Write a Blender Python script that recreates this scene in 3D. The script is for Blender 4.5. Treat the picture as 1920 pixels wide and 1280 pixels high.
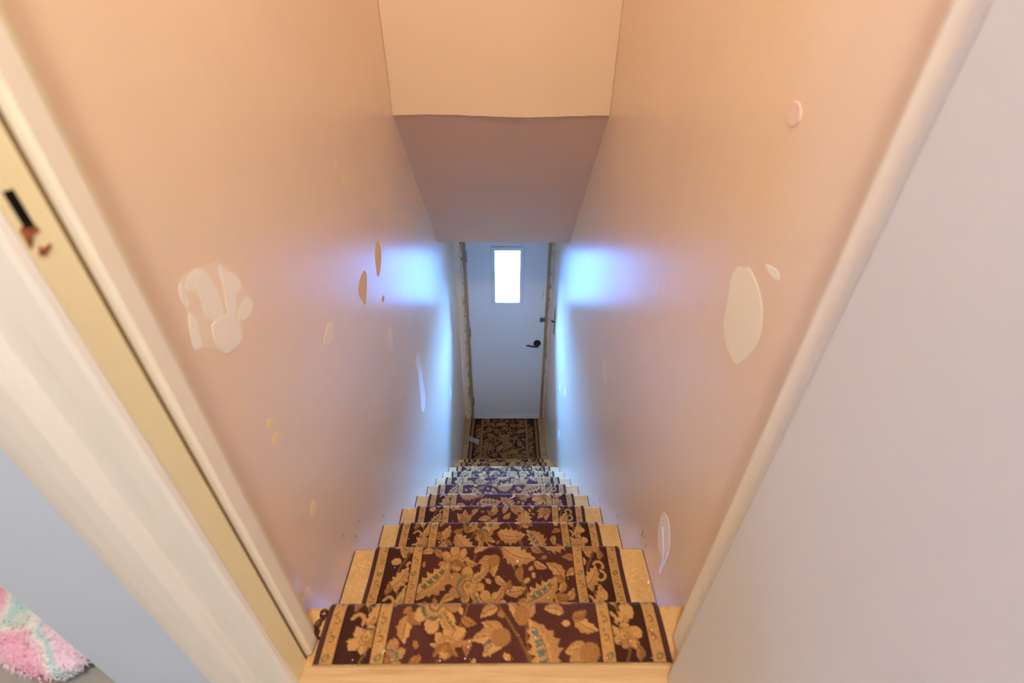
import bpy, bmesh, math, random
import numpy as np
from mathutils import Matrix, Vector
from mathutils.geometry import tessellate_polygon

# ------------------------------------------------------------------ clear
for o in list(bpy.data.objects):
    bpy.data.objects.remove(o, do_unlink=True)
S = bpy.context.scene
COL = S.collection

# ------------------------------------------------------------------ camera
cd = bpy.data.cameras.new('camera')
cam = bpy.data.objects.new('camera', cd)
COL.objects.link(cam)
Rv = Vector((0.99993377, -0.00907490, 0.00707807))
Uv = Vector((-0.00084758, 0.55527584, 0.83166581))
Fv = Vector((0.01147756, 0.83161673, -0.55523137))
m = Matrix.Identity(4)
for i in range(3):
    m[i][0], m[i][1], m[i][2] = Rv[i], Uv[i], -Fv[i]
m[0][3], m[1][3], m[2][3] = 0.02135, 0.0, 0.9953
cam.matrix_world = m
cd.sensor_width = 36.0
cd.lens = 840.0 / 1920.0 * 36.0
cd.clip_start = 0.02
cd.dof.use_dof = True
cd.dof.focus_distance = 2.1
cd.dof.aperture_fstop = 2.5
S.camera = cam

# ------------------------------------------------------------------ world, lamps, exposure
SKY = 600.0
w = bpy.data.worlds.new('sky')
S.world = w
w.use_nodes = True
nt = w.node_tree
nt.nodes.clear()
wo = nt.nodes.new('ShaderNodeOutputWorld')
bg = nt.nodes.new('ShaderNodeBackground')
bg.inputs['Color'].default_value = (0.10, 0.34, 1.0, 1)      # cool overcast daylight next to a warm white balance
bg.inputs['Strength'].default_value = SKY
nt.links.new(bg.outputs[0], wo.inputs[0])

LAMP = (0.0, -0.19, 2.33)
ld = bpy.data.lights.new('ceiling_lamp', 'POINT')
ld.energy = 73.0
ld.color = (1.0, 0.86, 0.66)
ld.shadow_soft_size = 0.05
lo = bpy.data.objects.new('ceiling_lamp', ld)
lo.location = LAMP
COL.objects.link(lo)

def portal(name, loc, rot, sx, sy):
    d = bpy.data.lights.new(name, 'AREA')
    d.shape = 'RECTANGLE'
    d.size, d.size_y = sx, sy
    d.cycles.is_portal = True
    o = bpy.data.objects.new(name, d)
    o.location = loc
    o.rotation_euler = rot
    COL.objects.link(o)

S.view_settings.view_transform = 'Standard'
S.view_settings.look = 'None'
S.view_settings.exposure = 0.13
S.view_settings.gamma = 1.0
S.view_settings.use_curve_mapping = False
S.cycles.max_bounces = 14
S.cycles.diffuse_bounces = 8
S.cycles.glossy_bounces = 5
S.cycles.transparent_max_bounces = 12

# ------------------------------------------------------------------ measures (metres)
W2 = 0.41                    # half width of the stairwell
RISE, RUN = 0.2037, 0.2169
NY = [0.481] + [0.7356 + (n - 1) * RUN for n in range(1, 11)]    # nosing lines, top step first
NZ = [-n * RISE for n in range(11)]
ZL = -2.2748                 # landing floor
DY = 3.4596                  # inside face of the door at the bottom
CEIL = 2.42
HY0, HZ0 = 1.8836, 0.7665    # lower edge of the header over the stairs
HY1, HZ1 = 2.6523, -0.036    # lower end of the sloping soffit
RND = random.Random(7)

# ------------------------------------------------------------------ helpers
def lin(r, g, b):
    def f(c):
        c /= 255.0
        return c / 12.92 if c <= 0.04045 else ((c + 0.055) / 1.055) ** 2.4
    return (f(r), f(g), f(b), 1.0)

def link(name, me, mat=None, parent=None, kind=None):
    o = bpy.data.objects.new(name, me)
    COL.objects.link(o)
    if mat is not None:
        me.materials.append(mat)
    if parent is not None:
        o.parent = parent
    if kind:
        o['kind'] = kind
    return o

def tag(o, label=None, cat=None, group=None, kind=None):
    if label: o['label'] = label
    if cat: o['category'] = cat
    if group: o['group'] = group
    if kind: o['kind'] = kind
    return o

def empty(name, loc):
    o = bpy.data.objects.new(name, None)
    o.location = loc
    o.empty_display_size = 0.05
    COL.objects.link(o)
    return o

def bm_box(bm, x0, x1, y0, y1, z0, z1, bev=0.0, seg=2):
    r = bmesh.ops.create_cube(bm, size=1.0)
    vs = r['verts']
    for v in vs:
        v.co.x = x0 if v.co.x < 0 else x1
        v.co.y = y0 if v.co.y < 0 else y1
        v.co.z = z0 if v.co.z < 0 else z1
    if bev > 0:
        es = list({e for v in vs for e in v.link_edges})
        bmesh.ops.bevel(bm, geom=es, offset=bev, segments=seg, affect='EDGES', profile=0.5)

def done(bm, name, mat, parent=None, kind=None, smooth=False):
    bmesh.ops.recalc_face_normals(bm, faces=bm.faces[:])
    me = bpy.data.meshes.new(name)
    bm.to_mesh(me)
    bm.free()
    if smooth:
        me.polygons.foreach_set('use_smooth', [True] * len(me.polygons))
    o = link(name, me, mat, parent, kind)
    if parent is not None:
        o.matrix_parent_inverse = Matrix.Translation(-parent.location)
    return o

def box(name, x0, x1, y0, y1, z0, z1, mat, parent=None, kind=None, bev=0.0, seg=2):
    bm = bmesh.new()
    bm_box(bm, x0, x1, y0, y1, z0, z1, bev, seg)
    return done(bm, name, mat, parent, kind)

def prism(name, pts, axis, a, b, mat, parent=None, kind=None, smooth=False):
    """extrude polygon pts along axis ('x': pts are (y,z); 'z': pts are (x,y)) from a to b"""
    bm = bmesh.new()
    def mk(p, t):
        return (t, p[0], p[1]) if axis == 'x' else ((p[0], t, p[1]) if axis == 'y' else (p[0], p[1], t))
    A = [bm.verts.new(mk(p, a)) for p in pts]
    B = [bm.verts.new(mk(p, b)) for p in pts]
    n = len(pts)
    bm.faces.new(A)
    bm.faces.new(B)
    for i in range(n):
        bm.faces.new((A[i], A[(i + 1) % n], B[(i + 1) % n], B[i]))
    return done(bm, name, mat, parent, kind, smooth)

def rough_board(name, x0, x1, y0, y1, z0, z1, amp, n, mat, parent=None, kind=None, seed=1):
    """a long upright board whose long edges are ragged"""
    r = random.Random(seed)
    bm = bmesh.new()
    rows = []
    for i in range(n + 1):
        z = z0 + (z1 - z0) * i / n
        ax, bx = x0 + r.uniform(-amp, amp) * 0.6, x1 + r.uniform(-amp, amp) * 0.6
        yy = y0 + r.uniform(-amp, amp) * 0.4
        rows.append([bm.verts.new(c) for c in ((ax, yy, z), (bx, yy, z), (bx, y1, z), (ax, y1, z))])
    for a, b in zip(rows, rows[1:]):
        for k in range(4):
            bm.faces.new((a[k], a[(k + 1) % 4], b[(k + 1) % 4], b[k]))
    bm.faces.new(rows[0])
    bm.faces.new(rows[-1])
    return done(bm, name, mat, parent, kind)

def tube(bm, pts, rad, n=10, flat=1.0):
    """tube along points with radius per point, flattened in z by flat"""
    pts = [Vector(p) for p in pts]
    rings = []
    for i, p in enumerate(pts):
        t = (pts[min(i + 1, len(pts) - 1)] - pts[max(i - 1, 0)]).normalized()
        a = t.cross(Vector((0, 0, 1)))
        if a.length < 1e-4:
            a = Vector((1, 0, 0))
        a.normalize()
        b = t.cross(a).normalized()
        r = rad[i] if isinstance(rad, (list, tuple)) else rad
        rings.append([bm.verts.new(p + a * r * math.cos(2 * math.pi * k / n) + b * r * flat * math.sin(2 * math.pi * k / n)) for k in range(n)])
    for A, B in zip(rings, rings[1:]):
        for k in range(n):
            bm.faces.new((A[k], A[(k + 1) % n], B[(k + 1) % n], B[k]))
    bm.faces.new(rings[0])
    bm.faces.new(rings[-1])

def disc(bm, c, r, depth, axis='y', n=28, bev=0.0):
    """short cylinder standing on c, growing along -axis"""
    prof = [(r, 0), (r, depth - bev), (r - bev, depth), (0.0, depth)]
    prev = None
    for rr, d in prof:
        if rr == 0.0:
            ring = [bm.verts.new((c[0], c[1] - d, c[2]) if axis == 'y' else (c[0] - d, c[1], c[2]))]
        else:
            ring = []
            for k in range(n):
                a = 2 * math.pi * k / n
                if axis == 'y':
                    ring.append(bm.verts.new((c[0] + rr * math.cos(a), c[1] - d, c[2] + rr * math.sin(a))))
                else:
                    ring.append(bm.verts.new((c[0] - d, c[1] + rr * math.cos(a), c[2] + rr * math.sin(a))))
        if prev:
            for k in range(n):
                if len(ring) == 1:
                    bm.faces.new((prev[k], prev[(k + 1) % n], ring[0]))
                else:
                    bm.faces.new((prev[k], prev[(k + 1) % n], ring[(k + 1) % n], ring[k]))
        else:
            bm.faces.new(ring)
        prev = ring

# ------------------------------------------------------------------ materials
class Mat:
    def __init__(s, name):
        s.m = bpy.data.materials.new(name)
        s.m.use_nodes = True
        s.t = s.m.node_tree
        s.p = s.t.nodes['Principled BSDF']
        s.co = s.t.nodes.new('ShaderNodeTexCoord')
    def n(s, typ, **kw):
        x = s.t.nodes.new(typ)
        for k, v in kw.items():
            setattr(x, k, v)
        return x
    def l(s, a, b):
        s.t.links.new(a, b)
    def noise(s, scale, detail=4, stretch=(1, 1, 1), rough=0.55, dist=0.0):
        mp = s.n('ShaderNodeMapping')
        mp.inputs['Scale'].default_value = stretch
        s.l(s.co.outputs['Object'], mp.inputs['Vector'])
        nz = s.n('ShaderNodeTexNoise')
        nz.inputs['Scale'].default_value = scale
        nz.inputs['Detail'].default_value = detail
        nz.inputs['Roughness'].default_value = rough
        nz.inputs['Distortion'].default_value = dist
        s.l(mp.outputs[0], nz.inputs['Vector'])
        return nz.outputs['Fac']
    def ramp(s, fac, stops):
        r = s.n('ShaderNodeValToRGB')
        els = r.color_ramp.elements
        while len(els) < len(stops):
            els.new(0.5)
        for e, (p, c) in zip(els, stops):
            e.position = p
            e.color = c if len(c) == 4 else (*c, 1)
        s.l(fac, r.inputs[0])
        return r.outputs['Color']
    def mix(s, fac, a, b, mode='MIX'):
        x = s.n('ShaderNodeMix', data_type='RGBA', blend_type=mode)
        if isinstance(fac, (int, float)): x.inputs[0].default_value = fac
        else: s.l(fac, x.inputs[0])
        for v, i in ((a, 6), (b, 7)):
            if isinstance(v, (tuple, list)): x.inputs[i].default_value = v if len(v) == 4 else (*v, 1)
            else: s.l(v, x.inputs[i])
        return x.outputs[2]
    def add(s, a, b, ka=1.0, kb=1.0):
        x = s.n('ShaderNodeMath', operation='MULTIPLY_ADD')
        s.l(b, x.inputs[0]); x.inputs[1].default_value = kb
        y = s.n('ShaderNodeMath', operation='MULTIPLY')
        s.l(a, y.inputs[0]); y.inputs[1].default_value = ka
        s.l(y.outputs[0], x.inputs[2])
        return x.outputs[0]
    def bump(s, h, strength=0.2, dist=0.002):
        b = s.n('ShaderNodeBump')
        b.inputs['Strength'].default_value = strength
        b.inputs['Distance'].default_value = dist
        s.l(h, b.inputs['Height'])
        s.l(b.outputs[0], s.p.inputs['Normal'])
    def col(s, c):
        if isinstance(c, tuple): s.p.inputs['Base Color'].default_value = c if len(c) == 4 else (*c, 1)
        else: s.l(c, s.p.inputs['Base Color'])
    def set(s, rough=0.5, spec=0.5, metal=0.0):
        s.p.inputs['Roughness'].default_value = rough
        s.p.inputs['Specular IOR Level'].default_value = spec
        s.p.inputs['Metallic'].default_value = metal

def paint(name, c, rough=0.45, spec=0.4, var=0.05, streak=True, bump=0.12, dirt=0.0, gloss=False):
    M = Mat(name)
    big = M.noise(1.7, 3)
    a = tuple(x * (1 - var) for x in c[:3])
    b = tuple(min(1, x * (1 + var)) for x in c[:3])
    colr = M.ramp(big, [(0.3, a), (0.7, b)])
    if dirt:
        d = M.noise(6.0, 6, (1, 1, 0.6), 0.7)
        mask = M.ramp(d, [(0.58, (0, 0, 0)), (0.78, (1, 1, 1))])
        mx = M.n('ShaderNodeMath', operation='MULTIPLY')
        M.l(mask, mx.inputs[0]); mx.inputs[1].default_value = dirt
        colr = M.mix(mx.outputs[0], colr, tuple(x * 0.62 for x in c[:3]))
    M.col(colr)
    M.set(rough, spec)
    st = M.noise(38.0, 2, (1, 1, 0.06) if streak else (1, 1, 1), 0.6)
    fine = M.noise(160.0, 2)
    if gloss:                                   # roller marks: the sheen varies in upright streaks
        g_ = M.noise(22.0, 4, (1, 1, 0.06), 0.6)
        mr = M.n('ShaderNodeMapRange')
        mr.inputs['From Min'].default_value, mr.inputs['From Max'].default_value = 0.32, 0.68
        mr.inputs['To Min'].default_value, mr.inputs['To Max'].default_value = 0.62, 1.0
        M.l(g_, mr.inputs['Value'])
        M.l(mr.outputs[0], M.p.inputs['Specular IOR Level'])
    M.bump(M.add(st, fine, 1.0, 0.35), bump, 0.0025)
    return M.m

PINK = (0.845, 0.665, 0.49)
m_wall = paint('pink_satin_paint', PINK, rough=0.30, spec=1.0, var=0.035, bump=0.24, dirt=0.10, gloss=True)
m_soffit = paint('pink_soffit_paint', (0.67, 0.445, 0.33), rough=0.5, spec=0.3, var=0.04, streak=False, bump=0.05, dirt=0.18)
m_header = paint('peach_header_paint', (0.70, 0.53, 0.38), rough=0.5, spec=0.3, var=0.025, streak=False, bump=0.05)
m_ceil = paint('ceiling_white', (0.80, 0.78, 0.73), rough=0.8, spec=0.2)
m_hall = paint('hall_wall_paint', (0.78, 0.74, 0.68), rough=0.7, spec=0.2)
m_leaf = paint('white_door_paint', (0.65, 0.635, 0.63), rough=0.5, spec=0.3, var=0.03, streak=False, bump=0.04, dirt=0.10)
m_front = paint('entry_door_paint', (0.75, 0.79, 0.88), rough=0.42, spec=0.4, var=0.02, streak=False, bump=0.02)
m_trim = paint('cream_trim_paint', (0.86, 0.80, 0.68), rough=0.4, spec=0.4, var=0.03, bump=0.05, dirt=0.12)
m_jamb = paint('yellowed_jamb_paint', (0.88, 0.80, 0.52), rough=0.4, spec=0.4, var=0.06, bump=0.06, dirt=0.15)
m_case = paint('white_casing_paint', (0.88, 0.86, 0.82), rough=0.35, spec=0.45, var=0.02, bump=0.03)
m_wspack = paint('white_filler', (0.88, 0.85, 0.80), rough=0.85, spec=0.1, var=0.07, streak=False, bump=0.5)
m_tan = paint('bare_tan_wallboard', (0.78, 0.60, 0.36), rough=0.9, spec=0.05, var=0.08, streak=False, bump=0.4)
m_yel = paint('yellow_undercoat', (0.88, 0.74, 0.45), rough=0.8, spec=0.1, var=0.06, streak=False, bump=0.3)
m_scr = paint('white_scrape', (0.90, 0.86, 0.87), rough=0.9, spec=0.05, var=0.06, bump=0.4)
m_blue = paint('pale_blue_paint', (0.62, 0.74, 0.95), rough=0.55, spec=0.3, var=0.02, streak=False, bump=0.03)
m_grey = paint('grey_floor', (0.30, 0.30, 0.31), rough=0.6, spec=0.3, streak=False)
m_blocker = paint('dark_blocker', (0.10, 0.09, 0.085), rough=0.8, spec=0.1)  # kept dark so the added blockers outside reflect little daylight
m_conc = paint('pale_concrete', (0.62, 0.62, 0.62), rough=0.9, spec=0.1, streak=False)

def mk_black():
    M = Mat('black_metal')
    M.col((0.012, 0.012, 0.014)); M.set(0.38, 0.5, 0.3)
    M.bump(M.noise(120, 3), 0.05, 0.001)
    return M.m
m_black = mk_black()
def mk_metal(name, c, r):
    M = Mat(name)
    n = M.noise(60, 4)
    M.col(M.ramp(n, [(0.3, tuple(x * 0.6 for x in c)), (0.7, c)])); M.set(r, 0.5, 0.8)
    return M.m
m_brass = mk_metal('tarnished_brass', (0.20, 0.19, 0.13), 0.45)
m_steel = mk_metal('grey_steel', (0.35, 0.38, 0.42), 0.4)
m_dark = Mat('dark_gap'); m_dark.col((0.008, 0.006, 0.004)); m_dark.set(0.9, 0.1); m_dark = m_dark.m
m_seam = Mat('shadow_seam'); m_seam.col(lin(128, 104, 70)); m_seam.set(0.9, 0.1); m_seam = m_seam.m  # brown tone painted in for the shadow beside the door stop
def mk_rust():
    M = Mat('bare_reddish_wood')
    M.col(M.ramp(M.noise(90, 4), [(0.3, lin(110, 62, 40)), (0.7, lin(165, 105, 68))])); M.set(0.8, 0.1)
    return M.m
m_rust = mk_rust()

def wood(name, c0, c1, scale, stretch, rough=0.5, fleck=0.0, bump=0.15):
    M = Mat(name)
    g = M.noise(scale, 6, stretch, 0.62, 0.6)
    colr = M.ramp(g, [(0.28, c0), (0.72, c1)])
    if fleck:
        f = M.noise(75.0, 3, (1.0, 1.6, 1.0), 0.6, 1.5)
        mk = M.ramp(f, [(0.56, (0, 0, 0)), (0.66, (1, 1, 1))])
        mm = M.n('ShaderNodeMath', operation='MULTIPLY')
        M.l(mk, mm.inputs[0]); mm.inputs[1].default_value = fleck
        colr = M.mix(mm.outputs[0], colr, tuple(min(1, x * 1.35) for x in c1[:3]))
        f2 = M.noise(110.0, 2, (1.6, 1.0, 1.0), 0.5, 1.0)
        mk2 = M.ramp(f2, [(0.60, (0, 0, 0)), (0.72, (1, 1, 1))])
        m2 = M.n('ShaderNodeMath', operation='MULTIPLY')
        M.l(mk2, m2.inputs[0]); m2.inputs[1].default_value = fleck
        colr = M.mix(m2.outputs[0], colr, tuple(x * 0.7 for x in c0[:3]))
    M.col(colr)
    M.set(rough, 0.35)
    M.bump(g, bump, 0.002)
    return M.m
m_tread = wood('particle_board_tread', (0.55, 0.33, 0.125), (0.72, 0.47, 0.205), 14, (1, 1, 1), 0.6, 0.55)
m_landing = wood('shaded_landing_wood', (0.30, 0.19, 0.085), (0.48, 0.32, 0.16), 14, (1, 1, 1), 0.6, 0.4)  # tread wood in darker tones, the landing's shade put into the colour
m_oak = wood('oak_threshold', (0.46, 0.285, 0.135), (0.74, 0.52, 0.295), 9, (0.35, 6, 6), 0.4, 0.0, 0.08)
m_raw = wood('raw_jamb_wood', (0.30, 0.165, 0.075), (0.50, 0.30, 0.14), 10, (5, 5, 0.35), 0.7)
def mk_torn():
    M = Mat('torn_plaster_edge')
    n = M.noise(40, 6, (1.5, 1, 0.35), 0.75, 1.0)
    M.col(M.ramp(n, [(0.38, (0.02, 0.016, 0.014)), (0.43, (0.35, 0.27, 0.2)), (0.49, (0.72, 0.64, 0.55))]))
    M.set(0.9, 0.1)
    M.bump(n, 0.9, 0.006)
    return M.m
m_torn = mk_torn()

def mk_glass():
    M = Mat('window_glass')
    t = M.t
    out = t.nodes['Material Output']
    t.nodes.remove(M.p)
    tr = t.nodes.new('ShaderNodeBsdfTransparent')
    gl = t.nodes.new('ShaderNodeBsdfGlossy')
    gl.inputs['Roughness'].default_value = 0.03
    fr = t.nodes.new('ShaderNodeFresnel')
    mx = t.nodes.new('ShaderNodeMixShader')
    t.links.new(fr.outputs[0], mx.inputs[0])
    t.links.new(tr.outputs[0], mx.inputs[1])
    t.links.new(gl.outputs[0], mx.inputs[2])
    t.links.new(mx.outputs[0], out.inputs[0])
    return M.m
m_glass = mk_glass()

def mk_carpet():
    M = Mat('woven_runner')
    at = M.n('ShaderNodeAttribute', attribute_name='weave')
    n = M.noise(420, 2)
    n2 = M.noise(9, 4)
    c = M.mix(0.35, at.outputs['Color'], M.ramp(n, [(0.3, (0.55, 0.55, 0.55)), (0.75, (1.25, 1.25, 1.25))]), 'MULTIPLY')
    c = M.mix(0.5, c, M.ramp(n2, [(0.3, (0.78, 0.78, 0.78)), (0.7, (1.0, 1.0, 1.0))]), 'MULTIPLY')
    M.col(c)
    M.set(0.92, 0.12)
    M.p.inputs['Sheen Weight'].default_value = 0.15
    M.p.inputs['Sheen Roughness'].default_value = 0.5
    M.bump(n, 0.5, 0.002)
    return M.m
m_carpet = mk_carpet()

def mk_rug():
    M = Mat('pastel_shag')
    n = M.noise(6.5, 1.5, (1, 1.3, 1), 0.4, 0.8)
    c = M.ramp(n, [(0.27, lin(226, 160, 196)), (0.37, lin(236, 190, 220)), (0.50, lin(235, 235, 240)),
                   (0.58, lin(180, 220, 228)), (0.68, lin(238, 215, 240))])
    M.col(c)
    M.set(0.95, 0.1)
    M.bump(M.noise(140, 3), 0.8, 0.004)
    return M.m
m_rug = mk_rug()

# ------------------------------------------------------------------ the setting
ST = 'structure'
TOP = CEIL
wall_left = box('wall_left', -0.515, -W2, 0.345, DY + 0.16, -2.5, TOP, m_wall, kind=ST)
wall_right = box('wall_right', W2, 0.515, 0.345, DY + 0.16, -2.5, TOP, m_wall, kind=ST)
header = box('wall_header', -W2, W2, HY0, HY0 + 0.10, HZ0 + 0.105, TOP, m_header, kind=ST)
# slope under the upper stairs: header front edge, slope, flat ceiling over the landing
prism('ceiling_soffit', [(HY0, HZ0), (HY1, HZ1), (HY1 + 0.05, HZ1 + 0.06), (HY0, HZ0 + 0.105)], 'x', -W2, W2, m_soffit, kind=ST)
# thin plaster skin that carries the header face down to the soffit edge (slightly wavy lower edge)
bm = bmesh.new()
N = 24
lo_, hi_ = [], []
r_ = random.Random(3)
for i in range(N + 1):
    x = -W2 + 0.001 + (2 * W2 - 0.002) * i / N
    z = HZ0 - 0.003 + 0.004 * math.sin(i * 0.33) + r_.uniform(-0.0012, 0.0012)
    lo_.append((bm.verts.new((x, HY0 - 0.005, z)), bm.verts.new((x, HY0 - 0.0005, z))))
    hi_.append((bm.verts.new((x, HY0 - 0.005, TOP - 0.002)), bm.verts.new((x, HY0 - 0.0005, TOP - 0.002))))
for i in range(N):
    for k in (0, 1):
        bm.faces.new((lo_[i][k], lo_[i + 1][k], hi_[i + 1][k], hi_[i][k]))
    bm.faces.new((lo_[i][0], lo_[i + 1][0], lo_[i + 1][1], lo_[i][1]))
done(bm, 'plaster_skin', m_header, header)
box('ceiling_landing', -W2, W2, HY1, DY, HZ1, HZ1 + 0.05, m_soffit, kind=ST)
box('ceiling', -1.8, 1.4, -2.4, 2.2, CEIL, CEIL + 0.08, m_ceil, kind=ST)

# floors
box('floor_hall', -1.8, 1.4, -2.4, 0.20, -0.12, 0.0, m_grey, kind=ST)
box('floor_strip_left', -0.515, -0.3665, 0.20, 0.345, -0.12, 0.0, m_grey, kind=ST)
box('floor_strip_right', 0.3665, 1.4, 0.20, 0.45, -0.12, -0.0005, m_grey, kind=ST)
box('floor_bedroom', -1.8, -0.515, 0.20, 2.2, -0.12, 0.0, m_grey, kind=ST)
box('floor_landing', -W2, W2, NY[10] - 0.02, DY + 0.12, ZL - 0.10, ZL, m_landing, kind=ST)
box('trim_threshold', -0.366, 0.366, 0.20, 0.3695, -0.10, 0.006, m_oak, kind=ST, bev=0.003)

# hall and bedroom shell behind and beside the camera, with one small unseen window added for cool fill light
HX0, HX1, HYB = -1.7, 1.3, -2.3
wy0, wy1, wz0, wz1 = -1.21, -0.99, 1.54, 1.77
box('wall_back', HX0 - 0.1, HX1 + 0.1, HYB - 0.1, HYB, 0, CEIL, m_hall, kind=ST)
bm = bmesh.new()
for b in ((HYB, wy0, 0, CEIL), (wy1, 2.1, 0, CEIL), (wy0, wy1, 0, wz0), (wy0, wy1, wz1, CEIL)):
    bm_box(bm, HX0 - 0.1, HX0, b[0], b[1], b[2], b[3])
done(bm, 'wall_hall_left', m_hall, kind=ST)
win = bmesh.new()
for b in ((wy0, wy0 + 0.04, wz0, wz1), (wy1 - 0.04, wy1, wz0, wz1), (wy0 + 0.04, wy1 - 0.04, wz0, wz0 + 0.04), (wy0 + 0.04, wy1 - 0.04, wz1 - 0.04, wz1)):
    bm_box(win, HX0 - 0.08, HX0 - 0.02, b[0], b[1], b[2], b[3])
w1 = done(win, 'fill_window', m_case, kind=ST)
box('pane', HX0 - 0.055, HX0 - 0.050, wy0 + 0.04, wy1 - 0.04, wz0 + 0.04, wz1 - 0.04, m_glass, w1).matrix_parent_inverse = Matrix.Identity(4)
portal('fill_window_portal', (HX0 - 0.12, (wy0 + wy1) / 2, (wz0 + wz1) / 2), (math.radians(90), 0, math.radians(-90)), 0.23, 0.24)
box('wall_hall_right', HX1, HX1 + 0.1, HYB, 0.45, 0, CEIL, m_hall, kind=ST)
box('wall_hall_front', 0.515, HX1, 0.345, 0.45, 0, CEIL, m_hall, kind=ST)
box('wall_hall_corner', -0.700, -0.515, 0.345, 0.45, 0, CEIL, m_blue, kind=ST)
box('wall_bedroom', HX0, -0.515, 2.0, 2.1, 0, CEIL, m_hall, kind=ST)

# entrance wall round the front door
dz1 = ZL + 2.04
for nm, x0, x1, z0, z1 in (('wall_entrance_left', -W2, -0.362, ZL - 0.1, HZ1), ('wall_entrance_right', 0.397, W2, ZL - 0.1, HZ1)):
    box(nm, x0, x1, DY - 0.012, DY + 0.16, z0, z1, m_wall, kind=ST)
box('wall_entrance_top', -0.362, 0.397, DY, DY + 0.16, dz1 + 0.03, HZ1, m_wall, kind=ST)
# outdoors; the unseen side walls are added to block slanting daylight
for sx in (-1, 1):
    a, b = sorted((0.026 + sx * 0.47, 0.026 + sx * 0.57))
    box('light_blocker_left' if sx < 0 else 'light_blocker_right', a, b, DY + 0.17, DY + 0.80, ZL - 0.2, ZL + 2.36, m_blocker, kind=ST)
box('ceiling_porch', -1.2, 1.2, DY + 0.17, DY + 0.66, ZL + 2.36, ZL + 2.44, m_conc, kind=ST)
box('ground', -12, 12, DY + 0.2, 26, ZL - 0.45, ZL - 0.2, m_conc, kind=ST)

# ------------------------------------------------------------------ staircase
stairs = empty('staircase', (0, 1.6, ZL))
tag(stairs, 'steep straight staircase with bare particle board treads going down to the entrance door', 'staircase')
g_ = 0.003
OH = 0.025
th = 0.028
for n in range(11):
    y0 = 0.3700 if n == 0 else NY[n - 1] - OH + 0.001
    y1, z = NY[n], NZ[n]
    yy = y1 - 0.009
    pts = [(y0, z - th), (y0, z), (yy, z), (yy + 0.005, z - 0.0015), (y1 - 0.001, z - 0.006), (y1, z - 0.012),
           (y1, z - th + 0.004), (y1 - 0.004, z - th)]
    gl, gr = (0.004, 0.003) if n else (0.012, 0.012)
    prism('tread', pts, 'x', -W2 + gl, W2 - gr, m_tread, stairs)
for n in range(11):
    ztop = NZ[n] - th - 0.0005
    zbot = NZ[n + 1] + 0.0005 if n < 10 else ZL + 0.001
    box('riser', -W2 + 0.004, W2 - 0.004, NY[n] - OH - 0.016, NY[n] - OH, zbot, ztop, m_tread, stairs)
# dark strips in the gaps between tread ends and walls
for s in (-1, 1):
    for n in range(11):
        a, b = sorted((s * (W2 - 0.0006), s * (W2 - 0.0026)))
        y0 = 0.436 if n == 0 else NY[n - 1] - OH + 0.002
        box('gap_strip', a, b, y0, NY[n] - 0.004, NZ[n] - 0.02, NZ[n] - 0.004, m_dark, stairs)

# ------------------------------------------------------------------ carpet runner
CW = 0.693
def build_runner():
    c = 0.0075
    # path of the tread surface: list of (y, z, step)
    P = []
    def seg(a, b, d):
        L = math.hypot(b[0] - a[0], b[1] - a[1])
        k = max(1, int(round(L / d)))
        for i in range(k):
            t = i / k
            P.append((a[0] + (b[0] - a[0]) * t, a[1] + (b[1] - a[1]) * t))
    f = 0.0024
    for n in range(11):
        ya = 0.3715 if n == 0 else NY[n - 1] - OH + 0.010
        z, y1 = NZ[n] + 0.0008, NY[n] + 0.0008
        R = 0.012
        seg((ya, z), (y1 - R, z), f)
        k = 7
        for i in range(k):
            a = math.pi / 2 * i / k
            P.append((y1 - R + R * math.sin(a), z - R + R * math.cos(a)))
        zb = NZ[n] - th - 0.001
        seg((y1, z - R), (y1, zb), 0.006)
        zz = (NZ[n + 1] if n < 10 else ZL) + 0.010
        yr = NY[n] - OH + 0.0015
        seg((y1 - 0.001, zb - 0.003), (yr, zb - 0.010), 0.008)
        seg((yr, zb - 0.010), (yr, zz), 0.018)
    seg((NY[10] - OH + 0.010, ZL + 0.0008), (3.440, ZL + 0.0008), 0.0034)
    P.append((3.440, ZL + 0.0008))
    P = np.array(P)
    d = np.gradient(P, axis=0)
    # smooth the direction a little at the corners
    t = d / np.linalg.norm(d, axis=1, keepdims=True)
    for _ in range(3):
        t[1:-1] = (t[:-2] + 2 * t[1:-1] + t[2:]) / 4
        t /= np.linalg.norm(t, axis=1, keepdims=True)
    nrm = np.stack([-t[:, 1], t[:, 0]], 1)
    s = np.concatenate([[0], np.cumsum(np.linalg.norm(np.diff(P, axis=0), axis=1))])
    nu = 281
    u = np.linspace(-CW / 2, CW / 2, nu)
    off = c * np.clip((CW / 2 - np.abs(u)) / 0.004, 0.06, 1.0) ** 0.5
    cx = -0.004 + 0 * s
    ns = len(s)
    X = (u[None, :] + cx[:, None])
    # hand-cut edge: slight waviness
    X = X + 0.0016 * np.sin(s * 21.0)[:, None] * np.sign(u)[None, :] * (np.abs(u) > 0.2)[None, :]
    Y = P[:, 0][:, None] + nrm[:, 0][:, None] * off[None, :]
    Z = P[:, 1][:, None] + nrm[:, 1][:, None] * off[None, :]
    return u, s, X, Y, Z

def lin3(*c):
    return np.array(lin(*c)[:3])
FIELD = lin3(80, 40, 35)
FIELD2 = lin3(62, 30, 24)
TAN = lin3(194, 147, 90)
TAN2 = lin3(158, 110, 64)
TAN3 = lin3(124, 84, 46)
GRN = lin3(74, 88, 66)
TEAL = lin3(70, 104, 108)
BIND = lin3(78, 44, 44)

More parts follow.
